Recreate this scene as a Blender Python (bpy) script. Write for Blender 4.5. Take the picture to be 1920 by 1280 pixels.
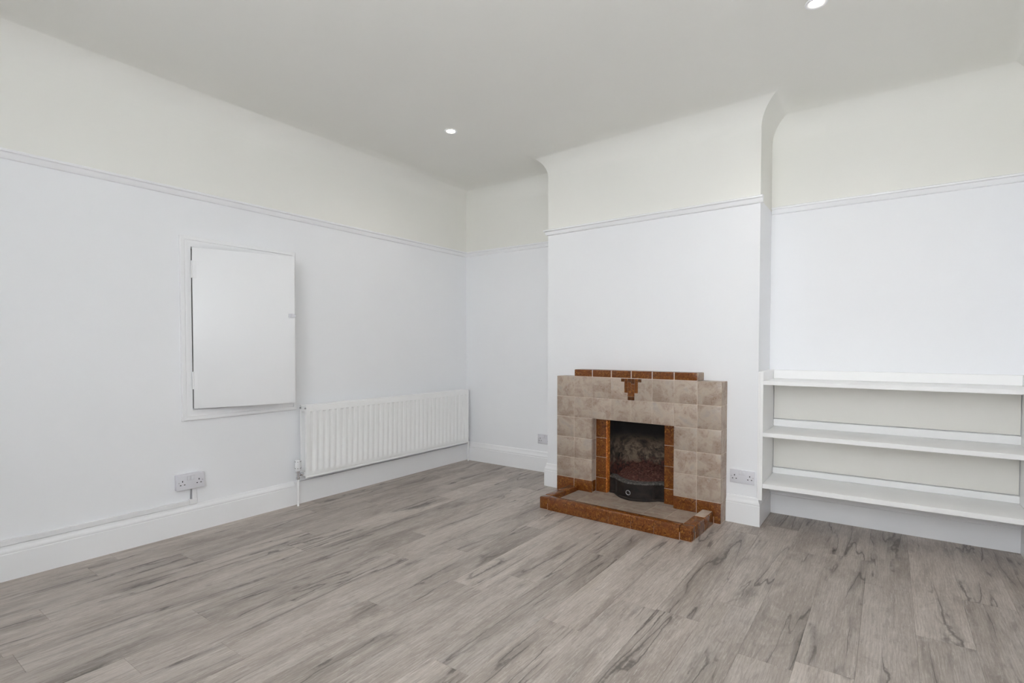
import bpy, bmesh, math, random
from mathutils import Vector, Matrix

# ------------------------------------------------------------------ scene, camera, light, exposure
for o in list(bpy.data.objects):
    bpy.data.objects.remove(o)
SC = bpy.context.scene
COL = SC.collection
PI = math.pi
rad = math.radians

H = 1.12
YAW, PITCH, ROLL = rad(35.6339), rad(-1.437), rad(0.0323)
F = 988.2527
fw = Vector((-math.sin(YAW) * math.cos(PITCH), math.cos(YAW) * math.cos(PITCH), math.sin(PITCH)))
rt = Vector((math.cos(YAW), math.sin(YAW), 0))
up = rt.cross(fw)
rt2 = rt * math.cos(ROLL) + up * math.sin(ROLL)
up2 = -rt * math.sin(ROLL) + up * math.cos(ROLL)
cam = bpy.data.cameras.new('camera')
cam.sensor_width = 36
cam.lens = F * 36 / 1920
cam.shift_y = 36.4075 / 1920
cam.clip_start = 0.02
camo = bpy.data.objects.new('camera', cam)
COL.objects.link(camo)
M = Matrix((rt2, up2, -fw)).transposed().to_4x4()
M.translation = Vector((3.445, -4.0214, H))
camo.matrix_world = M
SC.camera = camo

world = bpy.data.worlds.new('overcast_sky')
SC.world = world
world.use_nodes = True
bg = world.node_tree.nodes['Background']
bg.inputs[0].default_value = (0.93, 0.965, 1.0, 1)
bg.inputs[1].default_value = 11.4

SC.view_settings.view_transform = 'Standard'
SC.view_settings.look = 'None'
SC.view_settings.gamma = 1
SC.view_settings.use_curve_mapping = False
SC.view_settings.exposure = -0.05
SC.cycles.max_bounces = 14
SC.cycles.diffuse_bounces = 10
SC.cycles.sample_clamp_indirect = 8.0

# room numbers (metres); origin is the corner of the left wall and the back wall
X1, X2, D1, D2, EB = 1.1962, 2.7796, 0.3867, 0.4479, 0.0748
XR, YF = 4.060, -4.75
ZC, RC, ZR = 2.65, 0.165, 2.04
ANG = math.atan2(D2 - D1, X2 - X1)
CYAW = -ANG                     # turn of the chimney breast frame
ADDED_WINDOWS = [('front', 2.20, 3.95, 1.05, 2.46)]  # unseen opening, placed and shaped for the daylight it lets in

def portal(loc, rot, sx, sy, name):
    l = bpy.data.lights.new(name, 'AREA')
    l.shape = 'RECTANGLE'
    l.size, l.size_y = sx, sy
    l.cycles.is_portal = True
    o = bpy.data.objects.new(name, l)
    COL.objects.link(o)
    o.location = loc
    o.rotation_euler = rot
    return o

portal((3.075, YF - 0.02, 1.755), (PI / 2, 0, PI), 1.75, 1.41, 'added_window_portal')

# ------------------------------------------------------------------ material helpers
def new_mat(name):
    m = bpy.data.materials.new(name)
    m.use_nodes = True
    nt = m.node_tree
    return m, nt, nt.nodes['Principled BSDF']

def N(nt, t, **kw):
    n = nt.nodes.new(t)
    for k, v in kw.items():
        if k.startswith('i_'):
            n.inputs[k[2:].replace('_', ' ')].default_value = v
        else:
            setattr(n, k, v)
    return n

def ramp(nt, fac, stops, interp='LINEAR'):
    r = nt.nodes.new('ShaderNodeValToRGB')
    r.color_ramp.interpolation = interp
    el = r.color_ramp.elements
    while len(el) < len(stops):
        el.new(0.5)
    for e, (p, c) in zip(el, stops):
        e.position = p
        e.color = (*c, 1) if len(c) == 3 else c
    nt.links.new(fac, r.inputs[0])
    return r.outputs[0]

def mixc(nt, fac, a, b, mode='MIX'):
    m = nt.nodes.new('ShaderNodeMix')
    m.data_type = 'RGBA'
    m.blend_type = mode
    for sock, v in ((m.inputs[0], fac), (m.inputs[6], a), (m.inputs[7], b)):
        if hasattr(v, 'links'):
            nt.links.new(v, sock)
        elif isinstance(v, (int, float)):
            sock.default_value = v
        else:
            sock.default_value = (*v, 1)
    return m.outputs[2]

def mth(nt, op, a, b=None, c=None, clamp=False):
    m = nt.nodes.new('ShaderNodeMath')
    m.operation = op
    m.use_clamp = clamp
    for i, v in enumerate((a, b, c)):
        if v is None:
            continue
        if hasattr(v, 'links'):
            nt.links.new(v, m.inputs[i])
        else:
            m.inputs[i].default_value = v
    return m.outputs[0]

def mrange(nt, v, a, b, c=0.0, d=1.0):
    m = nt.nodes.new('ShaderNodeMapRange')
    m.interpolation_type = 'SMOOTHSTEP'
    nt.links.new(v, m.inputs[0])
    for i, x in zip((1, 2, 3, 4), (a, b, c, d)):
        m.inputs[i].default_value = x
    return m.outputs[0]

def coords(nt, scale=(1, 1, 1), per_object=True, world=False):
    """object/world position, shifted by a random amount per object, scaled."""
    if world:
        src = nt.nodes.new('ShaderNodeNewGeometry').outputs['Position']
    else:
        src = nt.nodes.new('ShaderNodeTexCoord').outputs['Object']
    if per_object:
        oi = nt.nodes.new('ShaderNodeObjectInfo')
        cmb = nt.nodes.new('ShaderNodeCombineXYZ')
        for i, k in enumerate((37.0, 91.0, 53.0)):
            nt.links.new(mth(nt, 'MULTIPLY', oi.outputs['Random'], k), cmb.inputs[i])
        add = nt.nodes.new('ShaderNodeVectorMath')
        add.operation = 'ADD'
        nt.links.new(src, add.inputs[0])
        nt.links.new(cmb.outputs[0], add.inputs[1])
        src = add.outputs[0]
    mul = nt.nodes.new('ShaderNodeVectorMath')
    mul.operation = 'MULTIPLY'
    nt.links.new(src, mul.inputs[0])
    mul.inputs[1].default_value = scale
    return mul.outputs[0]

def noise(nt, vec, scale=1.0, detail=4, rough=0.55, dist=0.0):
    n = N(nt, 'ShaderNodeTexNoise')
    n.inputs['Scale'].default_value = scale
    n.inputs['Detail'].default_value = detail
    n.inputs['Roughness'].default_value = rough
    n.inputs['Distortion'].default_value = dist
    nt.links.new(vec, n.inputs['Vector'])
    return n.outputs['Fac']

def bump(nt, bs, h, strength, dist=0.001):
    b = N(nt, 'ShaderNodeBump')
    b.inputs['Strength'].default_value = strength
    b.inputs['Distance'].default_value = dist
    nt.links.new(h, b.inputs['Height'])
    nt.links.new(b.outputs[0], bs.inputs['Normal'])

def paint(name, c, rough, bscale=260, bst=0.12, var=0.02):
    m, nt, bs = new_mat(name)
    v = coords(nt, (1, 1, 1), per_object=False, world=True)
    n1 = noise(nt, v, 3.0, 3)
    c2 = tuple(x * (1 - var) for x in c)
    nt.links.new(mixc(nt, n1, c, c2), bs.inputs['Base Color'])
    bs.inputs['Roughness'].default_value = rough
    bs.inputs['Specular IOR Level'].default_value = 0.35
    bump(nt, bs, noise(nt, v, bscale, 3), bst, 0.0006)
    return m

def plain(name, c, rough=0.4, metal=0.0, spec=0.5):
    m, nt, bs = new_mat(name)
    v = coords(nt)
    n1 = noise(nt, v, 14.0, 3)
    nt.links.new(mixc(nt, n1, c, tuple(x * 0.95 for x in c)), bs.inputs['Base Color'])
    bs.inputs['Roughness'].default_value = rough
    bs.inputs['Metallic'].default_value = metal
    bs.inputs['Specular IOR Level'].default_value = spec
    return m

WALL = paint('wall_paint', (0.868, 0.878, 0.90), 0.62)
FRIEZE = paint('frieze_paint', (0.835, 0.83, 0.79), 0.7)
GLOSS = paint('gloss_white', (0.87, 0.875, 0.89), 0.32, 60, 0.05, 0.01)
SHELFW = paint('shelf_white', (0.90, 0.90, 0.90), 0.38, 60, 0.06, 0.015)
PANEL = paint('cream_hardboard', (0.80, 0.785, 0.74), 0.5, 40, 0.1, 0.05)
ENAMEL = plain('radiator_enamel', (0.905, 0.91, 0.91), 0.3)
PLASTIC = plain('white_plastic', (0.73, 0.73, 0.775), 0.35)
TRUNK = plain('trunking_plastic', (0.84, 0.845, 0.86), 0.4)
GREYLINE = plain('grey_line', (0.38, 0.38, 0.40), 0.5)
CHROME = plain('chrome', (0.75, 0.75, 0.78), 0.18, 1.0)
STEEL = plain('screw_steel', (0.5, 0.5, 0.52), 0.35, 0.8)
BLACK = plain('dark_hole', (0.02, 0.02, 0.022), 0.6)
SHADEIN = plain('shade_toned_inside', (0.16, 0.15, 0.14), 0.8)  # dark base colour stands in for shade inside the cupboard

def lamp_mat():
    m, nt, bs = new_mat('lamp_lens')
    bs.inputs['Base Color'].default_value = (1, 0.95, 0.88, 1)
    bs.inputs['Emission Color'].default_value = (1.0, 0.9, 0.76, 1)
    bs.inputs['Emission Strength'].default_value = 28
    return m
LENS = lamp_mat()

def plank_mat():
    m, nt, bs = new_mat('grey_oak_laminate')
    oi = nt.nodes.new('ShaderNodeObjectInfo')
    W = dict(world=True)
    big = noise(nt, coords(nt, (5.0, 1.3, 1), **W), 1.0, 6, 0.62, 0.8)
    mid = noise(nt, coords(nt, (30, 2.6, 1), **W), 1.0, 6, 0.68, 0.8)
    blot = noise(nt, coords(nt, (11, 5.5, 1), **W), 1.0, 6, 0.7, 1.5)
    fine = noise(nt, coords(nt, (330, 26, 1), **W), 1.0, 5, 0.75, 0.6)
    hair = noise(nt, coords(nt, (120, 9, 1), **W), 1.0, 5, 0.7, 1.2)
    base = ramp(nt, big, [(0.30, (0.24, 0.202, 0.176)), (0.46, (0.355, 0.307, 0.272)), (0.60, (0.43, 0.38, 0.343)), (0.78, (0.335, 0.288, 0.24))])
    base = mixc(nt, mrange(nt, mid, 0.50, 0.70, 0, 0.50), base, (0.205, 0.178, 0.158))
    base = mixc(nt, mrange(nt, blot, 0.54, 0.72, 0, 0.45), base, (0.20, 0.172, 0.152))
    base = mixc(nt, mrange(nt, blot, 0.46, 0.30, 0, 0.40), base, (0.50, 0.458, 0.422))
    # growth rings: fine lines that follow a slow warp
    wv = N(nt, 'ShaderNodeTexWave')
    wv.wave_type = 'BANDS'
    wv.bands_direction = 'X'
    nt.links.new(coords(nt, (1, 0.16, 1), **W), wv.inputs['Vector'])
    for k_, v_ in (('Scale', 26.0), ('Distortion', 9.0), ('Detail', 3.0), ('Detail Scale', 1.6)):
        wv.inputs[k_].default_value = v_
    base = mixc(nt, mrange(nt, wv.outputs['Fac'], 0.55, 0.95, 0, 0.22), base, (0.18, 0.155, 0.137))
    base = mixc(nt, mrange(nt, hair, 0.52, 0.66, 0, 0.40), base, (0.58, 0.535, 0.50))
    base = mixc(nt, mrange(nt, hair, 0.46, 0.32, 0, 0.45), base, (0.19, 0.165, 0.146))
    base = mixc(nt, mrange(nt, fine, 0.54, 0.70, 0, 0.40), base, (0.66, 0.62, 0.585))
    base = mixc(nt, mrange(nt, fine, 0.45, 0.30, 0, 0.35), base, (0.20, 0.172, 0.152))
    # wandering dark cracks along the grain
    wob = noise(nt, coords(nt, (9, 9, 1), **W), 1.0, 5, 0.7)
    cr = noise(nt, coords(nt, (6.5, 0.55, 1), **W), 1.0, 3, 0.5, 0.5)
    ridge = mth(nt, 'ABSOLUTE', mth(nt, 'SUBTRACT', mth(nt, 'ADD', cr, mth(nt, 'MULTIPLY_ADD', wob, 0.06, -0.03)), 0.5))
    cm = noise(nt, coords(nt, (3.1, 1.3, 1), **W), 1.3, 4)
    crack = mth(nt, 'MULTIPLY', mrange(nt, ridge, 0.012, 0.001), mrange(nt, cm, 0.43, 0.56))
    halo = mth(nt, 'MULTIPLY', mth(nt, 'MULTIPLY', mrange(nt, ridge, 0.085, 0.0), mrange(nt, cm, 0.38, 0.58)), mrange(nt, mid, 0.35, 0.6))
    base = mixc(nt, mth(nt, 'MULTIPLY', halo, 0.55), base, (0.15, 0.13, 0.115))
    base = mixc(nt, mth(nt, 'MULTIPLY', crack, 0.75), base, (0.075, 0.065, 0.058))
    # knots: ragged dark smudges
    vo = N(nt, 'ShaderNodeTexVoronoi')
    dn = nt.nodes.new('ShaderNodeTexNoise')
    kv = coords(nt, (4.2, 1.5, 1), **W)
    dn.inputs['Scale'].default_value = 7
    dn.inputs['Detail'].default_value = 6
    dn.inputs['Roughness'].default_value = 0.7
    nt.links.new(kv, dn.inputs['Vector'])
    addv = nt.nodes.new('ShaderNodeVectorMath')
    addv.operation = 'MULTIPLY_ADD'
    nt.links.new(dn.outputs['Color'], addv.inputs[0])
    addv.inputs[1].default_value = (0.42, 0.20, 0)
    nt.links.new(kv, addv.inputs[2])
    vo.inputs['Scale'].default_value = 1.0
    nt.links.new(addv.outputs[0], vo.inputs['Vector'])
    sc = nt.nodes.new('ShaderNodeSeparateColor')
    nt.links.new(vo.outputs['Color'], sc.inputs[0])
    sel = mth(nt, 'GREATER_THAN', sc.outputs[0], 0.40)
    kn = mth(nt, 'MULTIPLY', mrange(nt, vo.outputs['Distance'], 0.22, 0.04), mrange(nt, hair, 0.38, 0.58))
    base = mixc(nt, mth(nt, 'MULTIPLY', mth(nt, 'MULTIPLY', kn, sel), 0.85), base, (0.085, 0.074, 0.066))
    tone = mth(nt, 'MULTIPLY_ADD', oi.outputs['Random'], 0.22, 0.98)
    tc = nt.nodes.new('ShaderNodeCombineXYZ')
    for i in range(3):
        nt.links.new(tone, tc.inputs[i])
    col = mixc(nt, 1.0, base, tc.outputs[0], 'MULTIPLY')
    nt.links.new(col, bs.inputs['Base Color'])
    nt.links.new(mrange(nt, fine, 0.3, 0.7, 0.36, 0.52), bs.inputs['Roughness'])
    bs.inputs['Specular IOR Level'].default_value = 0.45
    hh = mth(nt, 'SUBTRACT', mth(nt, 'MULTIPLY', fine, 0.5), crack)
    bump(nt, bs, hh, 0.25, 0.0006)
    return m
PLANK = plank_mat()

def cream_tile(name, k=1.0, rough=0.3):
    m, nt, bs = new_mat(name)
    oi = nt.nodes.new('ShaderNodeObjectInfo')
    a = noise(nt, coords(nt, (1, 1, 1)), 10, 5, 0.62, 0.5)
    b = noise(nt, coords(nt, (1, 1, 1)), 24, 6, 0.72, 0.6)
    d = noise(nt, coords(nt, (1, 1, 1)), 85, 4, 0.7, 0.8)
    base = ramp(nt, a, [(0.30, (0.47, 0.405, 0.36)), (0.45, (0.56, 0.46, 0.375)), (0.56, (0.47, 0.37, 0.30)), (0.66, (0.42, 0.32, 0.255)), (0.8, (0.52, 0.475, 0.44))])
    base = mixc(nt, mrange(nt, b, 0.54, 0.70, 0, 0.55), base, (0.33, 0.225, 0.16))
    base = mixc(nt, mrange(nt, b, 0.44, 0.30, 0, 0.50), base, (0.61, 0.545, 0.49))
    spots = mth(nt, 'MULTIPLY', mrange(nt, d, 0.52, 0.66), mrange(nt, a, 0.48, 0.60))
    base = mixc(nt, mth(nt, 'MULTIPLY', spots, 0.65), base, (0.22, 0.115, 0.065))
    tone = mth(nt, 'MULTIPLY', mth(nt, 'MULTIPLY_ADD', oi.outputs['Random'], 0.16, 0.92), k)
    tc = nt.nodes.new('ShaderNodeCombineXYZ')
    for i in range(3):
        nt.links.new(tone, tc.inputs[i])
    nt.links.new(mixc(nt, 1.0, base, tc.outputs[0], 'MULTIPLY'), bs.inputs['Base Color'])
    bs.inputs['Roughness'].default_value = rough
    bs.inputs['Specular IOR Level'].default_value = 0.35
    bump(nt, bs, b, 0.06, 0.0008)
    return m
CREAM = cream_tile('cream_marbled_tile', 0.80)
HEARTHT = cream_tile('worn_hearth_tile', 0.66, 0.45)
GREYT = cream_tile('unglazed_tile_edge', 0.82, 0.5)

def brown_tile(name, k=1.0):
    m, nt, bs = new_mat(name)
    a = noise(nt, coords(nt, (1, 1, 1)), 46, 6, 0.74, 1.8)
    b = noise(nt, coords(nt, (1, 1, 1)), 13, 4, 0.6, 1.0)
    base = ramp(nt, a, [(0.30, (0.04 * k, 0.011 * k, 0.004 * k)), (0.45, (0.19 * k, 0.056 * k, 0.012 * k)),
                        (0.57, (0.33 * k, 0.108 * k, 0.020 * k)), (0.66, (0.60 * k, 0.29 * k, 0.065 * k))])
    base = mixc(nt, mrange(nt, b, 0.45, 0.65, 0, 0.6), base, (0.24 * k, 0.066 * k, 0.014 * k))
    nt.links.new(base, bs.inputs['Base Color'])
    bs.inputs['Roughness'].default_value = 0.2
    bs.inputs['Specular IOR Level'].default_value = 0.45
    bump(nt, bs, a, 0.12, 0.0012)
    return m
BROWN = brown_tile('brown_glazed_tile', 0.66)
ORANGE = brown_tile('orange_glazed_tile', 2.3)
DARKB = brown_tile('dark_brown_tile', 0.32)
HGROUT = paint('stained_grout', (0.56, 0.38, 0.27), 0.85, 300, 0.2, 0.15)
GROUT = paint('tile_grout', (0.68, 0.58, 0.49), 0.85, 300, 0.2, 0.15)

def soot_mat():
    m, nt, bs = new_mat('sooty_fireclay')
    g = nt.nodes.new('ShaderNodeTexCoord').outputs['Object']
    sp = nt.nodes.new('ShaderNodeSeparateXYZ')
    nt.links.new(g, sp.inputs[0])
    n1 = noise(nt, coords(nt, (1, 1, 1), False), 13, 6, 0.72, 0.25)
    n2 = noise(nt, coords(nt, (1, 1, 1), False), 40, 5, 0.7, 0.4)
    clay = ramp(nt, n1, [(0.32, (0.015, 0.012, 0.011)), (0.46, (0.07, 0.052, 0.04)), (0.58, (0.23, 0.17, 0.12)), (0.72, (0.05, 0.036, 0.03))])
    red = ramp(nt, n2, [(0.4, (0.025, 0.012, 0.010)), (0.6, (0.14, 0.045, 0.033))])
    z = mth(nt, 'ADD', sp.outputs[2], mth(nt, 'MULTIPLY_ADD', n1, 0.22, -0.11))
    c = mixc(nt, mrange(nt, z, 0.30, 0.22), clay, red)
    c = mixc(nt, mrange(nt, z, 0.38, 0.50), c, (0.010, 0.009, 0.009))
    crk = mth(nt, 'ABSOLUTE', mth(nt, 'SUBTRACT', noise(nt, coords(nt, (5, 5, 3), False), 1.0, 3, 0.5, 0.8), 0.5))
    c = mixc(nt, mrange(nt, crk, 0.004, 0.0), c, (0.008, 0.007, 0.007))
    nt.links.new(c, bs.inputs['Base Color'])
    bs.inputs['Roughness'].default_value = 0.85
    bump(nt, bs, n2, 0.6, 0.004)
    return m
SOOT = soot_mat()

def iron_mat():
    m, nt, bs = new_mat('black_cast_iron')
    n1 = noise(nt, coords(nt, (1, 1, 1)), 22, 5, 0.7)
    c = ramp(nt, n1, [(0.35, (0.010, 0.008, 0.008)), (0.6, (0.026, 0.019, 0.016)), (0.78, (0.06, 0.032, 0.022))])
    nt.links.new(c, bs.inputs['Base Color'])
    bs.inputs['Roughness'].default_value = 0.6
    bs.inputs['Specular IOR Level'].default_value = 0.3
    bump(nt, bs, n1, 0.3, 0.001)
    return m
IRON = iron_mat()

def ash_mat(name, a, b, c3):
    m, nt, bs = new_mat(name)
    n1 = noise(nt, coords(nt, (1, 1, 1)), 60, 5, 0.75)
    c = ramp(nt, n1, [(0.32, a), (0.5, b), (0.72, c3)])
    nt.links.new(c, bs.inputs['Base Color'])
    bs.inputs['Roughness'].default_value = 0.95
    bump(nt, bs, n1, 0.8, 0.004)
    return m
ASH = ash_mat('red_ash', (0.028, 0.012, 0.010), (0.11, 0.036, 0.026), (0.24, 0.13, 0.10))
GREYASH = ash_mat('ash_dusted_iron', (0.022, 0.02, 0.02), (0.07, 0.063, 0.058), (0.20, 0.185, 0.17))

# ------------------------------------------------------------------ geometry helpers
def link(name, me, mat, parent=None, smooth=False):
    for mm in (mat if isinstance(mat, (list, tuple)) else [mat]):
        me.materials.append(mm)
    if smooth:
        for p in me.polygons:
            p.use_smooth = True
        try:
            me.set_sharp_from_angle(angle=rad(35))
        except Exception:
            pass
    o = bpy.data.objects.new(name, me)
    COL.objects.link(o)
    if parent is not None:
        o.parent = parent
    return o

def obj(name, bm, mat, parent=None, smooth=False, recalc=True):
    if recalc:
        bmesh.ops.recalc_face_normals(bm, faces=bm.faces[:])
    me = bpy.data.meshes.new(name)
    bm.to_mesh(me)
    bm.free()
    return link(name, me, mat, parent, smooth)

def thing(name, label, cat, loc=(0, 0, 0), rotz=0, group=None):
    o = bpy.data.objects.new(name, None)
    o.empty_display_size = 0.1
    COL.objects.link(o)
    o.location = loc
    o.rotation_euler = (0, 0, rotz)
    o['label'] = label
    o['category'] = cat
    if group:
        o['group'] = group
    return o

def struct(o):
    o['kind'] = 'structure'
    return o

def bx(bm, x0, x1, y0, y1, z0, z1, bev=0.0, seg=1):
    x0, x1 = min(x0, x1), max(x0, x1)
    y0, y1 = min(y0, y1), max(y0, y1)
    z0, z1 = min(z0, z1), max(z0, z1)
    v = [bm.verts.new((x, y, z)) for x in (x0, x1) for y in (y0, y1) for z in (z0, z1)]
    fs = [bm.faces.new([v[i] for i in f]) for f in ((0, 1, 3, 2), (4, 6, 7, 5), (0, 4, 5, 1), (2, 3, 7, 6), (0, 2, 6, 4), (1, 5, 7, 3))]
    if bev > 0:
        es = list({e for f in fs for e in f.edges})
        bmesh.ops.bevel(bm, geom=es, offset=bev, segments=seg, affect='EDGES', profile=0.5)
    return bm

def box(*a, **k):
    return bx(bmesh.new(), *a, **k)

def prism(bm, pts, axis, a0, a1):
    """extrude a 2-D polygon along an axis: axis 'x' pts=(y,z), 'y' pts=(x,z), 'z' pts=(x,y)."""
    def P(p, a):
        return {'x': (a, p[0], p[1]), 'y': (p[0], a, p[1]), 'z': (p[0], p[1], a)}[axis]
    r0 = [bm.verts.new(P(p, a0)) for p in pts]
    r1 = [bm.verts.new(P(p, a1)) for p in pts]
    n = len(pts)
    for i in range(n):
        j = (i + 1) % n
        bm.faces.new((r0[i], r0[j], r1[j], r1[i]))
    bm.faces.new(r0[::-1])
    bm.faces.new(r1)
    return bm

def cyl(bm, p0, p1, r0, r1=None, n=20, caps=True):
    r1 = r0 if r1 is None else r1
    p0, p1 = Vector(p0), Vector(p1)
    d = (p1 - p0).normalized()
    a = d.orthogonal().normalized()
    b = d.cross(a)
    A = [bm.verts.new(p0 + (a * math.cos(2 * PI * i / n) + b * math.sin(2 * PI * i / n)) * r0) for i in range(n)]
    B = [bm.verts.new(p1 + (a * math.cos(2 * PI * i / n) + b * math.sin(2 * PI * i / n)) * r1) for i in range(n)]
    for i in range(n):
        j = (i + 1) % n
        bm.faces.new((A[i], A[j], B[j], B[i]))
    if caps:
        bm.faces.new(A[::-1])
        bm.faces.new(B)
    return bm

def lathe(bm, c, axis, prof, n=24):
    """prof: (radius, distance along axis) points; axis unit vector."""
    c, d = Vector(c), Vector(axis).normalized()
    a = d.orthogonal().normalized()
    b = d.cross(a)
    rings = []
    for r, h in prof:
        if r < 1e-6:
            rings.append([bm.verts.new(c + d * h)])
        else:
            rings.append([bm.verts.new(c + d * h + (a * math.cos(2 * PI * i / n) + b * math.sin(2 * PI * i / n)) * r) for i in range(n)])
    for R, S in zip(rings, rings[1:]):
        for i in range(n):
            j = (i + 1) % n
            if len(R) == 1:
                bm.faces.new((R[0], S[j], S[i]))
            elif len(S) == 1:
                bm.faces.new((R[i], R[j], S[0]))
            else:
                bm.faces.new((R[i], R[j], S[j], S[i]))
    return bm

def torus(bm, c, axis, R, r, n=28, k=10):
    c, d = Vector(c), Vector(axis).normalized()
    a = d.orthogonal().normalized()
    b = d.cross(a)
    g = []
    for i in range(n):
        t = 2 * PI * i / n
        u = a * math.cos(t) + b * math.sin(t)
        g.append([bm.verts.new(c + u * (R + r * math.cos(2 * PI * j / k)) + d * (r * math.sin(2 * PI * j / k))) for j in range(k)])
    for i in range(n):
        for j in range(k):
            bm.faces.new((g[i][j], g[(i + 1) % n][j], g[(i + 1) % n][(j + 1) % k], g[i][(j + 1) % k]))
    return bm

def sweep(path, prof, closed=False, caps=True, bm=None):
    """profile (offset into room, z) along a plan path with the room on its right; mitred corners."""
    bm = bm or bmesh.new()
    P = [Vector(p) for p in path]
    n = len(P)
    def nrm(a, b):
        d = (b - a).normalized()
        return Vector((d.y, -d.x))
    rows = []
    for i in range(n):
        if closed or 0 < i < n - 1:
            n1 = nrm(P[i - 1], P[i])
            n2 = nrm(P[i], P[(i + 1) % n])
            m = (n1 + n2) / (1 + n1.dot(n2))
        elif i == 0:
            m = nrm(P[0], P[1])
        else:
            m = nrm(P[-2], P[-1])
        rows.append([bm.verts.new((P[i].x + m.x * o, P[i].y + m.y * o, z)) for o, z in prof])
    for i in range(n if closed else n - 1):
        a, b = rows[i], rows[(i + 1) % n]
        for j in range(len(prof) - 1):
            bm.faces.new((a[j], b[j], b[j + 1], a[j + 1]))
    if caps and not closed:
        bm.faces.new(rows[0])
        bm.faces.new(rows[-1][::-1])
    return bm

# ------------------------------------------------------------------ room shell
def BP(s, n, z=0.0):
    """point in the chimney-breast frame: s along it, n in front of it."""
    return Vector((X1 + s * math.cos(ANG) - n * math.sin(ANG), -D1 - s * math.sin(ANG) - n * math.cos(ANG), z))

def wall_cells(bm, p0, p1, holes, z1=ZC - RC + 0.002, split=ZR, depth=0.12):
    """one wall from p0 to p1 (room on the right): quads with holes, reveals running outwards."""
    p0, p1 = Vector((*p0, 0)), Vector((*p1, 0))
    L = (p1 - p0).length
    d = (p1 - p0) / L
    nin = Vector((d.y, -d.x, 0))
    us = sorted({0.0, L} | {u for h in holes for u in h[:2]})
    zs = sorted({0.0, split, z1} | {z for h in holes for z in h[2:4]})
    for a, b in zip(us, us[1:]):
        for c, e in zip(zs, zs[1:]):
            if any(h[0] - 1e-6 <= a and b <= h[1] + 1e-6 and h[2] - 1e-6 <= c and e <= h[3] + 1e-6 for h in holes):
                continue
            q = [p0 + d * a + Vector((0, 0, c)), p0 + d * b + Vector((0, 0, c)), p0 + d * b + Vector((0, 0, e)), p0 + d * a + Vector((0, 0, e))]
            f = bm.faces.new([bm.verts.new(v) for v in q])
            f.material_index = 1 if c >= split - 1e-6 else 0
    for h in holes:
        u0, u1, c, e = h[:4]
        dep = h[4] if len(h) > 4 else depth
        cs = [(u0, c), (u1, c), (u1, e), (u0, e)]
        for i in range(4):
            (ua, za), (ub, zb) = cs[i], cs[(i + 1) % 4]
            q = [p0 + d * ua + Vector((0, 0, za)), p0 + d * ub + Vector((0, 0, zb))]
            q += [q[1] - nin * dep, q[0] - nin * dep]
            bm.faces.new([bm.verts.new(v) for v in q])

def wall(name, segs):
    bm = bmesh.new()
    for p0, p1, holes in segs:
        wall_cells(bm, p0, p1, holes)
    o = obj(name, bm, [WALL, FRIEZE], recalc=False)
    return struct(o)

CUP = (-2.552, -1.935, 0.745, 1.728)     # cupboard opening in the left wall: y0 y1 z0 z1
BL, BR = BP(0, 0).to_2d(), BP(1.58458, 0).to_2d()
OPS = (0.53, 1.05)                        # fire opening in the breast
wall('wall_left', [((0, YF), (0, 0), [(CUP[0] - YF, CUP[1] - YF, CUP[2], CUP[3], 0.05)])])
wall('wall_back_left', [((0, 0), (X1, 0), [])])
wall('wall_chimney', [((X1, 0), BL, []), (BL, BR, [(OPS[0], OPS[1], 0.0, 0.62, 0.02)]), (BR, (X2, -EB), [])])
wall('wall_back_right', [((X2, -EB), (XR, -EB), [])])
wall('wall_right', [((XR, -EB), (XR, YF), [])])
w = ADDED_WINDOWS[0]
wall('wall_front', [((XR, YF), (0, YF), [(XR - w[2], XR - w[1], w[3], w[4])])])

PERIM = [(0, YF), (0, 0), (X1, 0), BL[:], BR[:], (X2, -EB), (XR, -EB), (XR, YF)]
cove = []
for i in range(17):
    t = PI / 2 * i / 16
    cove.append((RC * (1 - math.cos(t)), ZC - RC + RC * math.sin(t)))
bm = sweep(PERIM, cove, closed=True, caps=False)
# the flat of the ceiling
q = [bm.verts.new(v) for v in ((-0.1, YF - 0.1, ZC), (-0.1, 0.1, ZC), (XR + 0.1, 0.1, ZC), (XR + 0.1, YF - 0.1, ZC))]
bm.faces.new(q)
struct(obj('ceiling', bm, FRIEZE, smooth=True, recalc=False))

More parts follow.
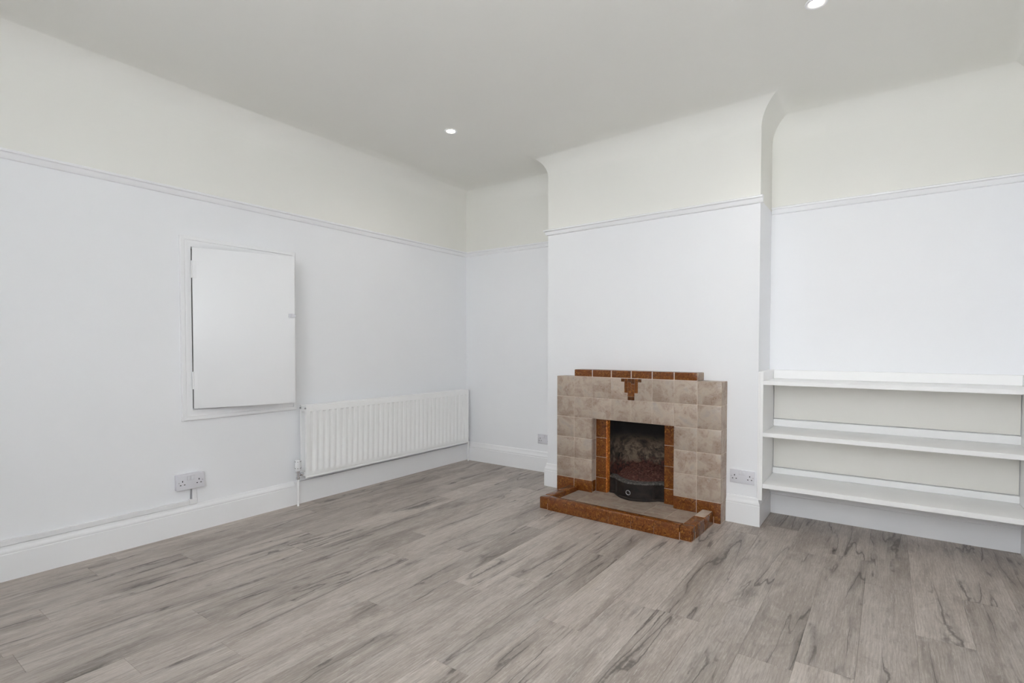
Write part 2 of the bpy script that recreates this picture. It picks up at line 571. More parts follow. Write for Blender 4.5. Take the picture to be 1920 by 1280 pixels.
# floor: a slab with every laminate plank on it
floor = struct(obj('floor', box(-0.1, XR + 0.1, YF - 0.1, 0.1, -0.06, -0.0105), plain('floor_slab', (0.1, 0.095, 0.09), 0.9)))
PW, PL_ = 0.179, 1.22
rng = random.Random(11)
KNOWN = {3.365: -1.02, 3.186: -0.70, 2.828: -1.617, 2.470: -1.855, 2.291: -2.194, 3.544: -1.453, 1.754: -2.146,
         1.575: -2.516, 1.217: -3.314, 0.859: -2.322, 0.501: -3.39, 0.322: -2.765}
for k in range(-19, 4):
    xa = 3.365 + PW * k
    xb = xa + PW
    yj = None
    for kx, ky in KNOWN.items():
        if abs(kx - xa) < 0.02:
            yj = ky
    if yj is None:
        yj = -rng.uniform(0, PL_)
    xa, xb = max(xa, 0.002), min(xb, XR - 0.002)
    if xb - xa < 0.01:
        continue
    top = -0.002
    if xb > X2 - 0.01:
        top = -EB - 0.002
    if xa > X1 - 0.005 and xb < X2 + 0.005:
        top = -D1 - 0.0
    y = yj
    while y < top:
        y += PL_
    while y > YF:
        y0, y1 = max(y - PL_, YF + 0.002), min(y, top)
        y -= PL_
        if y1 - y0 < 0.01:
            continue
        g, c, t = 0.0002, 0.0008, 0.0105
        cx, cy = (xa + xb) / 2, (y0 + y1) / 2
        hx, hy = (xb - xa) / 2 - g, (y1 - y0) / 2 - g
        lv = [(-hx, -hy, -t), (hx, -hy, -t), (hx, hy, -t), (-hx, hy, -t)]
        lv += [(sx, sy, -0.0006) for sx, sy, _ in lv[:4]]
        lv += [(-hx + c, -hy + c, 0), (hx - c, -hy + c, 0), (hx - c, hy - c, 0), (-hx + c, hy - c, 0)]
        fc = [(3, 2, 1, 0), (8, 9, 10, 11)]
        for i in range(4):
            j = (i + 1) % 4
            fc += [(i, j, 4 + j, 4 + i), (4 + i, 4 + j, 8 + j, 8 + i)]
        me = bpy.data.meshes.new('plank')
        me.from_pydata(lv, [], fc)
        o = link('plank', me, PLANK, floor)
        o.location = (cx, cy, 0)

# picture rails
RAIL = [(0.0, 2.018), (0.010, 2.020), (0.016, 2.027), (0.018, 2.040), (0.021, 2.046), (0.030, 2.050), (0.031, 2.058), (0.026, 2.063), (0.0, 2.066)]
struct(obj('trim_1', sweep([(0, YF), (0, 0), (X1, 0)], RAIL), GLOSS, smooth=True))
e2 = BP(1.58458 + 0.018, 0).to_2d()
struct(obj('trim_2', sweep([(X1, 0), BL[:], e2[:]], RAIL), GLOSS, smooth=True))
struct(obj('trim_3', sweep([(X2 + 0.004, -EB), (XR, -EB), (XR, YF)], RAIL), GLOSS, smooth=True))

# skirting boards
def skirt(h, g=0.129):
    return [(0, 0), (0.02, 0), (0.02, g - 0.003), (0.0175, g), (0.0175, g + 0.003), (0.019, g + 0.006), (0.018, g + 0.014), (0.013, g + 0.022),
            (0.0095, h - 0.012), (0.0085, h - 0.004), (0.006, h), (0, h)]
struct(obj('baseboard_left', sweep([(0, YF), (0, -1.893)], skirt(0.167)), GLOSS, smooth=True))
struct(obj('baseboard_radiator', sweep([(0, -1.893), (0, -0.0)], [(0, 0), (0.018, 0), (0.018, 0.158), (0.016, 0.16), (0, 0.16)]), GLOSS, smooth=True))
struct(obj('baseboard_back', sweep([(0, 0), (X1, 0), BL[:], BP(0.166, 0).to_2d()[:]], skirt(0.182)), GLOSS, smooth=True))
struct(obj('baseboard_chimney', sweep([BP(1.401, 0).to_2d()[:], BR[:], (X2, -EB), (XR, -EB), (XR, YF)], skirt(0.176)), GLOSS, smooth=True))
struct(obj('baseboard_front', sweep([(XR, YF), (0, YF)], skirt(0.17)), GLOSS, smooth=True))

# unseen window behind the camera, added and sized to light the room
def added_window(name, p0, p1, z0, z1, nm):
    p0, p1 = Vector((*p0, 0)), Vector((*p1, 0))
    L = (p1 - p0).length
    ang = math.atan2((p1 - p0).y, (p1 - p0).x)
    bm = bmesh.new()
    for a, b in ((0, 0.06), (L - 0.06, L)):
        bx(bm, a, b, 0.02, 0.08, z0, z1)
    for a, b in ((z0, z0 + 0.06), (z1 - 0.06, z1)):
        bx(bm, 0.06, L - 0.06, 0.02, 0.08, a, b)
    for i in range(1, nm):
        bx(bm, L * i / nm - 0.03, L * i / nm + 0.03, 0.02, 0.08, z0 + 0.06, z1 - 0.06)
    bx(bm, 0.06, L - 0.06, 0.03, 0.07, z1 - 0.48, z1 - 0.44)
    bx(bm, -0.06, L + 0.06, -0.10, 0.02, z0 - 0.03, z0)
    o = obj(name, bm, GLOSS)
    o.location = p0
    o.rotation_euler = (0, 0, ang)
    return struct(o)
w = ADDED_WINDOWS[0]
added_window('added_window_1', (w[2], YF), (w[1], YF), w[3], w[4], 3)

# ------------------------------------------------------------------ fireplace (frame: x = s along the breast, y = -n)
FO = tuple(BP(0, 0))
fp = thing('tiled_fireplace', 'cream marbled tiled fireplace surround with brown glazed base, mantel strip and stepped motif', 'fireplace', FO, CYAW)
S0, TW, T = 0.167, 0.154, 0.12
ZT, ZB = 0.905, 0.135
G = 0.0011
colx = [S0 + TW * i for i in range(9)]
rowz = [ZT - TW * i for i in range(6)]      # .905 .751 .597 .443 .289 .135

# grout core behind the tiles
bm = bmesh.new()
d0 = -(T - 0.0022)
bx(bm, S0 + 0.0022, colx[2] - 0.0022, d0, 0, 0, ZT - 0.0022)
bx(bm, colx[6] + 0.0022, colx[8] - 0.0022, d0, 0, 0, ZT - 0.0022)
bx(bm, colx[2] - 0.0022, colx[6] + 0.0022, d0, 0, rowz[2] + 0.0022, ZT - 0.0022)
bx(bm, colx[2] - 0.0022, 0.561, -0.0578, 0, 0.045, rowz[2] + 0.003)
bx(bm, 1.004, colx[6] + 0.0022, -0.0578, 0, 0.045, rowz[2] + 0.003)
bx(bm, colx[1] + 0.002, colx[7] - 0.002, d0, 0, ZT - 0.003, 0.955)
obj('grout_core', bm, GROUT, fp)

def tile(x0, x1, y0, y1, z0, z1, mat, parent=fp, bev=0.002, seg=1, name='tile'):
    """a tile is a mesh round its own middle so that its pattern is its own."""
    cx, cy, cz = (x0 + x1) / 2, (y0 + y1) / 2, (z0 + z1) / 2
    o = obj(name, box(x0 - cx, x1 - cx, y0 - cy, y1 - cy, z0 - cz, z1 - cz, bev=bev, seg=seg), mat, parent, smooth=True)
    o.location = (cx, cy, cz)
    return o

def poly_tile(pts, y0, y1, mat, name='tile'):
    cx = sum(p[0] for p in pts) / len(pts)
    cz = sum(p[1] for p in pts) / len(pts)
    o = obj(name, prism(bmesh.new(), [(a - cx, b - cz) for a, b in pts], 'y', y0, y1), mat, fp)
    o.location = (cx, 0, cz)
    return o

TF = -T
TB = -T + 0.012
U = TW / 6
XM = colx[4]
for r in range(5):
    z1, z0 = rowz[r] - G, rowz[r + 1] + G
    for c in range(8):
        if r >= 2 and 2 <= c <= 5:
            continue
        x0, x1 = colx[c] + G, colx[c + 1] - G
        if r == 0 and c in (3, 4):
            # tiles cut in steps round the motif
            a = 1 if c == 3 else -1
            xe, xo = (colx[3] + G, XM) if c == 3 else (colx[5] - G, XM)
            pts = [(xe, z1), (XM - a * 3 * U, z1), (XM - a * 3 * U, ZT - U), (XM - a * 2 * U, ZT - U), (XM - a * 2 * U, ZT - 4 * U),
                   (XM - a * U, ZT - 4 * U), (XM - a * U, z0), (xe, z0)]
            poly_tile(pts, TF, TB, CREAM)
            continue
        tile(x0, x1, TF, TB, z0, z1, CREAM, bev=0.003 if c in (0, 7) else 0.0018, seg=2)
g2 = 0.0007
for a in (1, -1):
    def mt(u0, u1, w0, w1, mat):
        xs = sorted((XM - a * u0 * U, XM - a * u1 * U))
        tile(xs[0] + g2, xs[1] - g2, TF - 0.0006, TB, ZT - w1 * U + g2, ZT - w0 * U - g2, mat, bev=0.0008, name='mosaic_tile')
    mt(2, 3, 0.05, 1, DARKB)
    mt(1, 2, 0.05, 4, BROWN)
    top = 1.0 if a == 1 else 1.5
    mt(0, 1, 0.05, top, DARKB)
    mt(0, 1, top, 5, BROWN)
    mt(0, 1, 5, 6, DARKB)
# brown base course
for c in (0, 1, 6, 7):
    tile(colx[c] + G, colx[c + 1] - G, TF, TB, 0.002, ZB - G, BROWN, bev=0.003, seg=2)
# outer returns (left and right) and top course
for r in range(6):
    z1, z0 = rowz[r] - G, (rowz[r + 1] + G if r < 5 else 0.004)
    tile(colx[8] - 0.012, colx[8], TB + 0.001, -0.001, z0, z1, GREYT, bev=0.002)
    tile(S0, S0 + 0.012, TB + 0.001, -0.001, z0, z1, CREAM if r < 5 else BROWN, bev=0.002)
for c in (0, 7):
    tile(colx[c] + G, colx[c + 1] - G, TB + 0.001, -0.001, ZT - 0.008, ZT - 0.0004, CREAM, bev=0.002)
# reveals of the opening
for side in (0, 1):
    xr = colx[2] if side == 0 else colx[6]
    xa, xb = (xr - 0.010, xr - 0.0004) if side == 0 else (xr + 0.0004, xr + 0.010)
    for r in range(2, 6):
        z1, z0 = rowz[r] - G, (rowz[r + 1] + G if r < 5 else 0.05)
        tile(xa, xb, TB + 0.0008, -0.058, z0, z1, CREAM if r < 5 else BROWN, bev=0.0015)
for c in range(2, 6):
    tile(colx[c] + G, colx[c + 1] - G, TB + 0.001, -0.002, rowz[2] + 0.0002, rowz[2] + 0.010, CREAM, bev=0.0015)
# mantel strip
for c in range(1, 7):
    tile(colx[c] + G, colx[c + 1] - G, TF, TF + 0.03, ZT + 0.0005, 0.9575, BROWN, bev=0.006, seg=3, name='mantel_tile')
    tile(colx[c] + G, colx[c + 1] - G, TF + 0.031, -0.001, 0.93, 0.9572, BROWN, bev=0.003, seg=1, name='mantel_tile')
e = tile(colx[7] - 0.001, colx[7] + 0.004, TF + 0.004, -0.002, ZT + 0.001, 0.956, GREYT, bev=0.001, name='mantel_end')
e['label'] = 'pale unglazed end of the mantel strip'
# inner slips of the fire opening
sz = [0.045, 0.155, 0.309, 0.453, 0.597]
for a, b in zip(sz, sz[1:]):
    tile(colx[2] + G, 0.5592, -0.06, -0.048, a + G, b - G, BROWN, bev=0.0015, name='slip_tile')
    tile(1.004, colx[6] - G, -0.06, -0.048, a + G, b - G, BROWN, bev=0.002, name='slip_tile')
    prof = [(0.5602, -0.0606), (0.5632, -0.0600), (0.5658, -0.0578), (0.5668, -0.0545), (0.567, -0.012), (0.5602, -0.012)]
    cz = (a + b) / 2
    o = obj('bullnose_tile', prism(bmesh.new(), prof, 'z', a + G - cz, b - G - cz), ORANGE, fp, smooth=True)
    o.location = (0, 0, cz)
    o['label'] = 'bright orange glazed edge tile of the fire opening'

# fireback: curved sooty fireclay chamber
bm = bmesh.new()
cs, hw = 0.787, 0.2225
NA = 28
lev = [(0.03, 1.0, 0.26), (0.12, 1.0, 0.26), (0.25, 1.0, 0.27), (0.34, 1.0, 0.265), (0.40, 1.0, 0.235), (0.47, 1.0, 0.18), (0.54, 1.0, 0.14), (0.62, 1.0, 0.12), (0.75, 0.96, 0.12)]
rng = random.Random(3)
rows = []
for z, kw, dp in lev:
    row = []
    for i in range(NA + 1):
        t = PI * i / NA
        c, s = math.cos(t), math.sin(t)
        x = cs - hw * kw * math.copysign(abs(c) ** 0.55, c)
        y = dp * abs(s) ** 0.7 - 0.0105
        j = 0.004 if 0 < i < NA else 0
        row.append(bm.verts.new((x + rng.uniform(-j, j), y + rng.uniform(-j, j), z)))
    rows.append(row)
for a, b in zip(rows, rows[1:]):
    for i in range(NA):
        bm.faces.new((a[i], a[i + 1], b[i + 1], b[i]))
bm.faces.new(rows[-1])
bm.faces.new(rows[0][::-1])
obj('fireback', bm, SOOT, fp, smooth=True)

# ------------------------------------------------------------------ hearth
he = thing('tiled_hearth', 'low hearth with a raised brown glazed kerb round worn cream tiles', 'hearth', FO, CYAW)
obj('hearth_slab', box(0.30, 1.36, -0.538, -0.123, 0.0, 0.045), HGROUT, he)
obj('tile_bed', box(0.366, 1.289, -0.474, -0.123, 0.045, 0.0485), GROUT, he)
sx = [0.365, 0.487, 0.648, 0.812, 0.978, 1.130, 1.291]
sn = [0.124, 0.300, 0.472]
for i in range(6):
    for j in range(2):
        tile(sx[i] + G, sx[i + 1] - G, -(sn[j + 1] - G), -(sn[j] + G), 0.040, 0.050, HEARTHT, he, bev=0.0012, name='floor_tile')
for i in range(4):
    xs = [0.476, 0.648, 0.812, 0.978, 1.090]
    tile(xs[i] + G, xs[i + 1] - G, -0.1192, -0.004, 0.040, 0.0498, HEARTHT, fp, bev=0.0012, name='floor_tile')
KH, KN0, KN1 = 0.084, 0.475, 0.541
kx = [0.297, 0.364, 0.516, 0.671, 0.828, 0.983, 1.132, 1.289, 1.362]
for i in range(8):
    tile(kx[i] + G * 0.7, kx[i + 1] - G * 0.7, -KN1, -KN0, 0.001, KH, BROWN, he, bev=0.007, seg=3, name='kerb_tile') if i in (0, 7) else None
    if 0 < i < 7:
        pr = [(-KN1, 0.001), (-KN1, KH - 0.014), (-KN1 + 0.004, KH - 0.005), (-KN1 + 0.012, KH), (-KN0 - 0.008, KH), (-KN0 - 0.002, KH - 0.003), (-KN0, KH - 0.01), (-KN0, 0.001)]
        cx = (kx[i] + kx[i + 1]) / 2
        o = obj('kerb_tile', prism(bmesh.new(), pr, 'x', kx[i] + G - cx, kx[i + 1] - G - cx), BROWN, he, smooth=True)
        o.location = (cx, 0, 0)
for xa, xb in ((0.297, 0.364), (1.289, 1.362)):
    for a, b in ((0.31, 0.475), (0.142, 0.31)):
        worn = xa > 1 and a < 0.2
        o = tile(xa, xb, -(b - G * 0.7), -(a + G * 0.7), 0.001, KH, GREYT if False else BROWN, he, bev=0.007, seg=3, name='kerb_tile')
        if worn:
            c = tile(xa + 0.006, xb - 0.006, -(b - 0.007), -(a + 0.007), KH - 0.002, KH + 0.0012, GREYT, he, bev=0.003, seg=2, name='worn_tile_top')
            c['label'] = 'pale worn top of the kerb end tile'

# ------------------------------------------------------------------ iron fret and ash in the fire opening
gr = thing('iron_fire_fret', 'bowed black cast iron fret with a ring knob, in front of the fireplace opening', 'fire fret', FO, CYAW)
def bow(i, n, e=0.0):
    """plan curve of the fret: flat wings and a bowed middle; e moves it outwards."""
    u = i / n
    x = 0.578 + (0.998 - 0.578) * u
    v = (u - 0.5) / 0.40
    f = 0.025 if abs(v) >= 1 else 0.025 + 0.105 * (math.cos(v * PI / 2) ** 0.8)
    return x, -(f + e)
def bow_strip(bm, prof, n=36):
    rows = []
    for i in range(n + 1):
        row = []
        for e_, z in prof:
            x, y = bow(i, n, e_)
            row.append(bm.verts.new((x, y, z)))
        rows.append(row)
    m = len(prof)
    for a, b in zip(rows, rows[1:]):
        for j in range(m):
            k = (j + 1) % m
            bm.faces.new((a[j], b[j], b[k], a[k]))
    bm.faces.new(rows[0][::-1])
    bm.faces.new(rows[-1])
    return bm
obj('fret_panel', bow_strip(bmesh.new(), [(0, 0.066), (0, 0.164), (-0.012, 0.164), (-0.012, 0.066)]), IRON, gr, smooth=True)
obj('fret_foot', bow_strip(bmesh.new(), [(0.016, 0.0505), (0.016, 0.060), (0.008, 0.067), (-0.014, 0.067), (-0.014, 0.0505)]), IRON, gr, smooth=True)
o = obj('fret_rim', bow_strip(bmesh.new(), [(0.007, 0.163), (0.009, 0.169), (0.003, 0.176), (-0.040, 0.182), (-0.045, 0.172), (-0.012, 0.163)]), GREYASH, gr, smooth=True)
o['label'] = 'ash dusted grey rim of the iron fret'
for u in (0.16, 0.84):
    x, y = bow(u, 1)
    obj('fret_rib', box(x - 0.008, x + 0.008, y - 0.007, y + 0.004, 0.064, 0.166, bev=0.002), IRON, gr)
x, y = bow(0.47, 1)
bm = cyl(bmesh.new(), (x, y + 0.002, 0.118), (x, y - 0.012, 0.118), 0.006)
k = obj('knob', bm, IRON, gr, smooth=True)
obj('ring', torus(bmesh.new(), (x, y - 0.012, 0.103), (0, 1, 0.15), 0.016, 0.0028), STEEL, k, smooth=True)

bm = bmesh.new()
rng = random.Random(5)
NX, NY = 40, 26
def ash_back(x):
    c = min(abs(x - cs) / hw, 0.985) ** (1 / 0.55)
    return 0.26 * math.sqrt(1 - c * c) ** 0.7 - 0.016
def ash_top(u, v):
    return 0.158 + 0.085 * v ** 1.2 - 0.06 * (2 * u - 1) ** 4 + 0.010 * math.sin(9 * u + 4 * v) * math.sin(7 * v + 2)
gd = []
for i in range(NX + 1):
    col_ = []
    for j in range(NY + 1):
        u, v = i / NX, j / NY
        x = 0.579 + 0.416 * u
        fy = bow(u, 1, -0.03)[1] + 0.004
        y = fy + (ash_back(x) - fy) * v
        col_.append(bm.verts.new((x, y, ash_top(u, v) + rng.uniform(-0.004, 0.004))))
    gd.append(col_)
for i in range(NX):
    for j in range(NY):
        bm.faces.new((gd[i][j], gd[i + 1][j], gd[i + 1][j + 1], gd[i][j + 1]))
for q in range(520):
    u, v = rng.random(), rng.random() ** 0.8
    x = 0.585 + 0.404 * u
    fy = bow(u, 1, -0.03)[1] + 0.004
    y = fy + (ash_back(x) - fy) * v * 0.95
    r = rng.uniform(0.0018, 0.0070)
    bmesh.ops.create_icosphere(bm, subdivisions=1, radius=r, matrix=Matrix.Translation((x, y, ash_top(u, v) + 0.001)) @ Matrix.Diagonal((1, rng.uniform(.6, 1.2), rng.uniform(.5, 1), 1)))
ash = obj('ash_heap', bm, ASH)
ash.location = FO
ash.rotation_euler = (0, 0, CYAW)
ash['label'] = 'reddish brown heap of ash and cinders behind the iron fret'
ash['category'] = 'ash'
ash['kind'] = 'stuff'

# ------------------------------------------------------------------ radiator on the left wall
ra = thing('radiator', 'long white double panel radiator with vertical flutes, low on the left wall', 'radiator', (0, 0, 0))
RY0, RY1, RZ0, RZ1 = -1.852, -0.082, 0.192, 0.710
def rad_panel(xb, xf):
    bm = bmesh.new()
    pitch = 0.0505
    nf = 34
    y_start = RY0 + (RY1 - RY0 - pitch * nf) / 2
    ys = [(RY0, 0), (RY0 + 0.003, 1)]
    for i in range(nf):
        a = y_start + pitch * i
        ys += [(a + 0.010, 1), (a + 0.016, 0.0), (a + 0.034, 0.0), (a + 0.040, 1)]
    ys += [(RY1 - 0.003, 1), (RY1, 0)]
    zs = [(RZ0, -1), (RZ0 + 0.004, 1), (RZ0 + 0.012, 1), (RZ0 + 0.016, 0.6), (RZ0 + 0.022, 1), (RZ0 + 0.045, 1), (RZ0 + 0.057, 0),
          (RZ1 - 0.052, 0), (RZ1 - 0.044, 1), (RZ1 - 0.010, 1), (RZ1 - 0.003, 0.7), (RZ1, -1)]
    dep = 0.007
    V = []
    for y, fy in ys:
        row = []
        for z, fz in zs:
            if fz == -1:
                x = xf - dep
            elif fz == 0.6:
                x = xf - 0.0025
            elif fz == 0.7:
                x = xf - 0.002
            elif fz == 0:
                x = xf - dep * (1 - fy)
            else:
                x = xf if (RY0 + 0.001 < y < RY1 - 0.001) else xf - dep
            row.append(bm.verts.new((x, y, z)))
        V.append(row)
    for a, b in zip(V, V[1:]):
        for j in range(len(zs) - 1):
            bm.faces.new((a[j], b[j], b[j + 1], a[j + 1]))
    # back skin and edges
    c = [bm.verts.new((xb, y, z)) for y, z in ((RY0, RZ0), (RY1, RZ0), (RY1, RZ1), (RY0, RZ1))]
    bm.faces.new(c)
    bm.faces.new([r[0] for r in V] + [c[1], c[0]])
    bm.faces.new([r[-1] for r in V] + [c[2], c[3]])
    bm.faces.new(V[0] + [c[3], c[0]])
    bm.faces.new(V[-1] + [c[2], c[1]])
    return bm
obj('front_panel', rad_panel(0.086, 0.100), ENAMEL, ra, smooth=True)
obj('rear_panel', rad_panel(0.026, 0.040), ENAMEL, ra, smooth=True)
bm = bmesh.new()
y = RY0 + 0.03
i = 0
while y < RY1 - 0.03:
    a, b = (0.041, 0.084)
    bx(bm, a, b, y, y + 0.0012, RZ0 + 0.06, RZ1 - 0.07)
    y += 0.0253
f = obj('convector_fins', bm, ENAMEL, ra)
f['kind'] = 'stuff'
for ya, yb in ((RY0 + 0.002, RY0 + 0.03), (RY1 - 0.03, RY1 - 0.002)):
    for za, zb in ((RZ0 + 0.012, RZ0 + 0.045), (RZ1 - 0.045, RZ1 - 0.006)):
        obj('header', box(0.036, 0.090, ya, yb, za, zb, bev=0.006, seg=2), ENAMEL, ra, smooth=True)
for y in (-1.50, -0.45):
    obj('wall_bracket', box(0.0005, 0.028, y - 0.02, y + 0.02, RZ0 + 0.05, RZ1 - 0.05), ENAMEL, ra)
for x in (0.033, 0.093):
    o = obj('air_plug', cyl(bmesh.new(), (x, RY0 - 0.004, RZ1 - 0.02), (x, RY0 + 0.006, RZ1 - 0.02), 0.0065, n=12), STEEL, ra)
    o['label'] = 'small dark steel plug'
# thermostatic valve and pipe at the near end
VX, VY = 0.060, -1.893
vb = bmesh.new()
lathe(vb, (VX, VY, 0.19), (0, 0, 1), [(0.0, 0), (0.013, 0), (0.014, 0.004), (0.014, 0.016), (0.0105, 0.018), (0.0105, 0.044), (0.016, 0.046), (0.016, 0.060), (0.0, 0.060)], 16)
lathe(vb, (VX, VY, 0.222), (0, 1, 0), [(0.0, 0), (0.009, 0.0), (0.009, 0.014), (0.014, 0.015), (0.014, 0.030), (0.010, 0.031), (0.010, 0.045), (0, 0.045)], 16)
v = obj('valve', vb, CHROME, ra, smooth=True)
v['label'] = 'chrome valve body at the near end of the radiator'
hb = lathe(bmesh.new(), (VX, VY, 0.2495), (0, 0, 1), [(0.0, 0), (0.0175, 0), (0.0195, 0.004), (0.0195, 0.060), (0.0185, 0.072), (0.015, 0.079), (0, 0.081)], 26)
hd = obj('valve_head', hb, TRUNK, v, smooth=True)
hd['label'] = 'white plastic thermostat head'
bm = bmesh.new()
for i in range(7):
    t = 2 * PI * i / 7 + 0.3
    for z in (0.268, 0.314):
        bx(bm, VX + 0.0195 * math.cos(t) - 0.0018, VX + 0.0195 * math.cos(t) + 0.0018, VY + 0.0195 * math.sin(t) - 0.0018, VY + 0.0195 * math.sin(t) + 0.0018, z, z + 0.004)
m_ = obj('grip_slots', bm, BLACK, v)
m_['kind'] = 'stuff'
obj('pipe', cyl(bmesh.new(), (VX, VY, 0.0), (VX, VY, 0.192), 0.0075, n=18), ENAMEL, ra, smooth=True)
VX2, VY2 = 0.062, -0.046
vb = bmesh.new()
lathe(vb, (VX2, VY2, 0.195), (0, 0, 1), [(0.0, 0), (0.012, 0), (0.012, 0.016), (0.009, 0.018), (0.009, 0.046), (0.0, 0.046)], 14)
lathe(vb, (VX2, VY2, 0.222), (0, -1, 0), [(0.0, 0), (0.009, 0.0), (0.012, 0.012), (0.012, 0.022), (0.009, 0.023), (0.009, 0.04), (0, 0.04)], 14)
v2 = obj('valve', vb, CHROME, ra, smooth=True)
obj('valve_cap', lathe(bmesh.new(), (VX2, VY2, 0.236), (0, 0, 1), [(0, 0), (0.012, 0), (0.0125, 0.03), (0.010, 0.036), (0, 0.037)], 18), PLASTIC, v2, smooth=True)
obj('pipe', cyl(bmesh.new(), (VX2, VY2, 0.0), (VX2, VY2, 0.198), 0.0075, n=18), ENAMEL, ra, smooth=True)

# ------------------------------------------------------------------ wall cupboard on the left wall
cu = thing('wall_cupboard', 'small white wall cupboard with plain door ajar in a moulded frame', 'cupboard', (0, 0, 0))
FY0, FY1, FZ0, FZ1 = -2.616, -1.870, 0.678, 1.790
# moulded frame, swept round the opening with mitred corners (profile: inwards distance, projection)
prof = [(0.0, 0.0), (0.0, 0.014), (0.003, 0.017), (0.010, 0.018), (0.022, 0.018), (0.025, 0.014), (0.030, 0.0155), (0.038, 0.0145), (0.048, 0.011), (0.056, 0.010), (0.061, 0.008), (0.0635, 0.004), (0.0635, -0.045)]
bm = bmesh.new()
rows = []
for (yy, zz, sy, sz_) in ((FY0, FZ0, 1, 1), (FY0, FZ1, 1, -1), (FY1, FZ1, -1, -1), (FY1, FZ0, -1, 1)):
    rows.append([bm.verts.new((p, yy + sy * w_, zz + sz_ * w_)) for w_, p in prof])
for i in range(4):
    a, b = rows[i], rows[(i + 1) % 4]
    for j in range(len(prof) - 1):
        bm.faces.new((a[j], b[j], b[j + 1], a[j + 1]))
obj('frame', bm, GLOSS, cu, smooth=True)
# inside of the cupboard, coloured dark so the door gap looks shaded
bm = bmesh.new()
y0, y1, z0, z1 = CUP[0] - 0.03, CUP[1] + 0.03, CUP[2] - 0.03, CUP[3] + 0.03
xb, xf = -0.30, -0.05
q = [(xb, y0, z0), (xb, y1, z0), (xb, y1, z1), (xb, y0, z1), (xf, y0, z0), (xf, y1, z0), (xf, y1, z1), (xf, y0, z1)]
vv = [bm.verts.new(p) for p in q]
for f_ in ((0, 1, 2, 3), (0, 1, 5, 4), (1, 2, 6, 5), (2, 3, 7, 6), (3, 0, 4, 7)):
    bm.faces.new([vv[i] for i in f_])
obj('carcass', bm, SHADEIN, cu, recalc=False)
# door, hinged at its left edge and standing ajar
DW, DZ0, DZ1 = 0.588, 0.7485, 1.7245
dr = obj('door', box(0.0, 0.020, 0.0, DW, DZ0, DZ1, bev=0.002, seg=2), GLOSS, cu, smooth=True)
dr.location = (0.004, -2.5475, 0)
dr.rotation_euler = (0, 0, -rad(17.5))
for z0, z1 in ((1.540, 1.643), (0.868, 0.974)):
    bm = bmesh.new()
    cyl(bm, (0.021, -0.003, z0), (0.021, -0.003, z1), 0.0055, n=14)
    bx(bm, 0.0195, 0.0222, 0.0, 0.020, z0, z1)
    obj('hinge', bm, GLOSS, dr, smooth=True)
bm = bmesh.new()
bx(bm, 0.020, 0.026, DW - 0.040, DW - 0.003, 1.318, 1.345, bev=0.0015)
cyl(bm, (0.030, DW - 0.026, 1.318), (0.030, DW - 0.026, 1.345), 0.006, n=14)
bx(bm, 0.022, 0.030, DW - 0.012, DW + 0.006, 1.326, 1.337, bev=0.001)
obj('latch', bm, PLASTIC, dr, smooth=True)

# ------------------------------------------------------------------ built-in shelves in the right alcove
sh = thing('alcove_shelves', 'white built-in shelf unit of three shelves in the right alcove', 'shelves', (0, 0, 0))
YS = -D2 - 0.004
YB = -EB
LX0, LX1 = X2 + 0.0015, X2 + 0.029
RX0, RX1 = XR - 0.027, XR - 0.0015
def side_panel(x0, x1, fx0, fx1):
    pts = [(YB - 0.002, 0.19), (YS + 0.004, 0.19), (YS + 0.004, 0.166), (YS, 0.166), (YS, 0.962), (YS + 0.003, 0.970), (YS + 0.010, 0.973), (YB - 0.002, 0.973)]
    o = obj('side_panel', prism(bmesh.new(), pts, 'x', x0, x1), SHELFW, sh)
    return o
side_panel(LX0, LX1, 0, 0)
side_panel(RX0, RX1, 0, 0)
obj('edge_strip', box(X2 + 0.0005, X2 + 0.013, YS - 0.004, YS - 0.0002, 0.168, 0.966, bev=0.0012), SHELFW, sh)
for z0, z1 in ((0.889, 0.914), (0.565, 0.592), (0.243, 0.272)):
    obj('shelf', box(LX1 + 0.0005, RX0 - 0.0005, YS + 0.001, YB - 0.003, z0, z1, bev=0.002), SHELFW, sh)
for z0, z1 in ((0.9145, 0.972), (0.5925, 0.640), (0.2725, 0.312)):
    obj('upstand', box(LX1 + 0.0005, RX0 - 0.0005, YB - 0.022, YB - 0.003, z0, z1, bev=0.002), SHELFW, sh)
for z0, z1 in ((0.6405, 0.8885), (0.3125, 0.5645)):
    o = obj('back_panel', box(LX1 + 0.004, RX0 - 0.004, YB - 0.014, YB - 0.004, z0 + 0.004, z1, bev=0.001), PANEL, sh)
    o['label'] = 'cream hardboard back panel between shelves'
obj('back_batten', box(LX1 + 0.0005, RX0 - 0.0005, YB - 0.020, YB - 0.003, 0.190, 0.2425), SHELFW, sh)

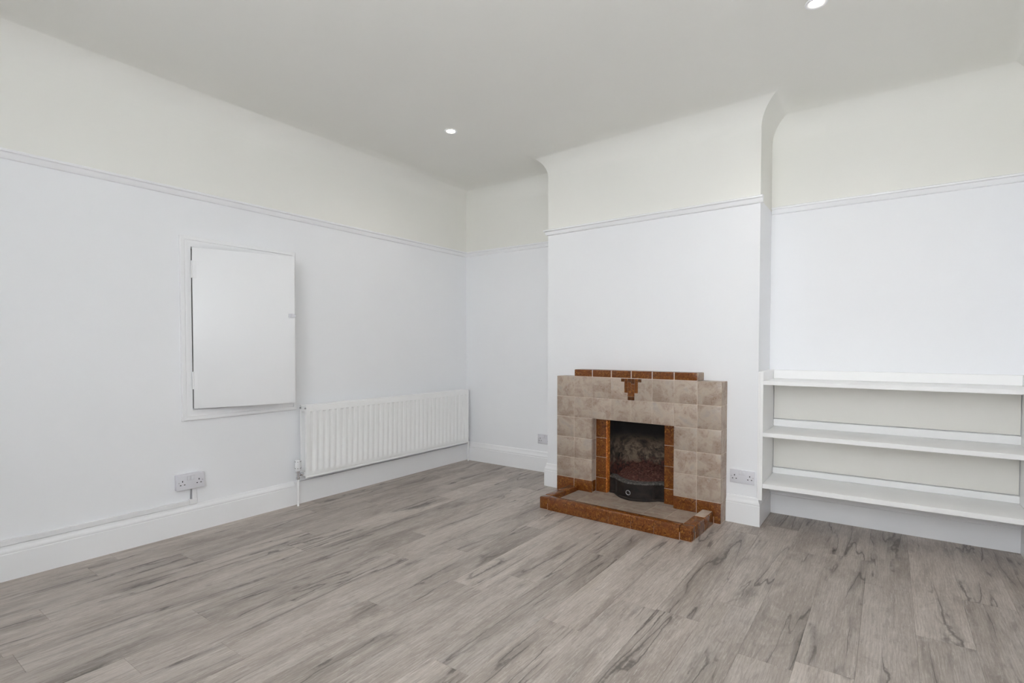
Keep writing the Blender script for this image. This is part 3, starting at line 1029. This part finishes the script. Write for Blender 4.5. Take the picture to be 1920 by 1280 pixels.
# ------------------------------------------------------------------ double sockets (frame: x along the wall, y out of it is -y)
def socket(label, loc, rotz, box_d, W=0.149, Hh=0.088):
    t = thing('double_socket', label, 'socket', loc, rotz, 'white double sockets')
    y = 0.0
    if box_d > 0:
        obj('back_box', box(-W / 2 + 0.001, W / 2 - 0.001, -box_d, -0.0005, -Hh / 2 + 0.001, Hh / 2 - 0.001, bev=0.004, seg=2), PLASTIC, t, smooth=True)
        y = -box_d
    fpv = y - 0.009
    obj('faceplate', box(-W / 2, W / 2, fpv, y - 0.0005, -Hh / 2, Hh / 2, bev=0.0035, seg=3), PLASTIC, t, smooth=True)
    for s in (-1, 1):
        obj('switch', box(s * 0.0105 - 0.009, s * 0.0105 + 0.009, fpv - 0.003, fpv + 0.001, 0.010, 0.034, bev=0.0015, seg=2), PLASTIC, t, smooth=True)
        cx = s * 0.046
        for (dx, dz, hw_, hh_) in ((0, 0.0065, 0.0026, 0.0048), (-0.011, -0.0145, 0.0040, 0.0024), (0.011, -0.0145, 0.0040, 0.0024)):
            obj('pin_hole', box(cx + dx - hw_, cx + dx + hw_, fpv - 0.0003, fpv + 0.003, dz - hh_, dz + hh_), BLACK, t)
        obj('screw', cyl(bmesh.new(), (s * 0.0655, fpv - 0.0006, 0.0), (s * 0.0655, fpv + 0.002, 0.0), 0.0032, n=14), STEEL, t)
        obj('switch_rim', box(s * 0.0105 - 0.0098, s * 0.0105 + 0.0098, fpv - 0.0003, fpv + 0.002, 0.0092, 0.0348), STEEL, t)
    return t
socket('surface-mounted white double socket above trunking on the left wall', (0, -2.583, 0.3145), PI / 2, 0.026, 0.155, 0.094)
c = BP(1.4965, 0.0, 0.2985)
socket('white double socket on the chimney breast right of the fireplace', c, CYAW, 0.0)
socket('half-hidden white double socket low on the back wall, left of the chimney breast', (0.855 + 0.0745, 0, 0.295), 0, 0.0)

# ------------------------------------------------------------------ cable trunking
tr = thing('cable_trunking', 'white cable trunking along the skirting, rising to the left wall socket', 'trunking', (0, 0, 0))
obj('trunking_run', box(0.0005, 0.016, YF + 0.002, -2.582, 0.1685, 0.196, bev=0.0015), TRUNK, tr)
obj('trunking_riser', box(0.0005, 0.016, -2.568, -2.542, 0.197, 0.2675, bev=0.0015), TRUNK, tr)
cb = obj('cable', cyl(bmesh.new(), (0.006, -2.5745, 0.198), (0.006, -2.5725, 0.270), 0.0032, n=12), GREYLINE, tr, smooth=True)  # thin grey rod drawn as the dark line beside the riser
cb['label'] = 'thin grey line beside the riser'
obj('elbow', box(0.0005, 0.0185, -2.586, -2.540, 0.1675, 0.2005, bev=0.002), TRUNK, tr)

# ------------------------------------------------------------------ recessed ceiling lights
for x, y, watts, lab in ((0.897, -1.211, 9, 'recessed round ceiling light near the left wall'), (3.157, -1.302, 17, 'recessed round ceiling light at the top right of the ceiling')):
    t = thing('ceiling_light', lab, 'light', (x, y, ZC), 0, 'recessed ceiling lights')
    lp = bpy.data.lights.new('lamp', 'SPOT')
    lp.energy = watts
    lp.color = (1.0, 0.95, 0.89)
    lp.spot_size = rad(165)
    lp.spot_blend = 1.0
    lp.shadow_soft_size = 0.03
    lo = bpy.data.objects.new('lamp', lp)
    COL.objects.link(lo)
    lo.parent = t
    lo.location = (0, 0, -0.036)
    obj('bezel', lathe(bmesh.new(), (0, 0, 0), (0, 0, -1), [(0.030, 0.001), (0.033, 0.003), (0.042, 0.0045), (0.0455, 0.003), (0.046, 0.0002)], 36), GLOSS, t, smooth=True)
    obj('lens', lathe(bmesh.new(), (0, 0, 0), (0, 0, -1), [(0.0, 0.0022), (0.022, 0.0020), (0.030, 0.0012)], 32), LENS, t, smooth=True)
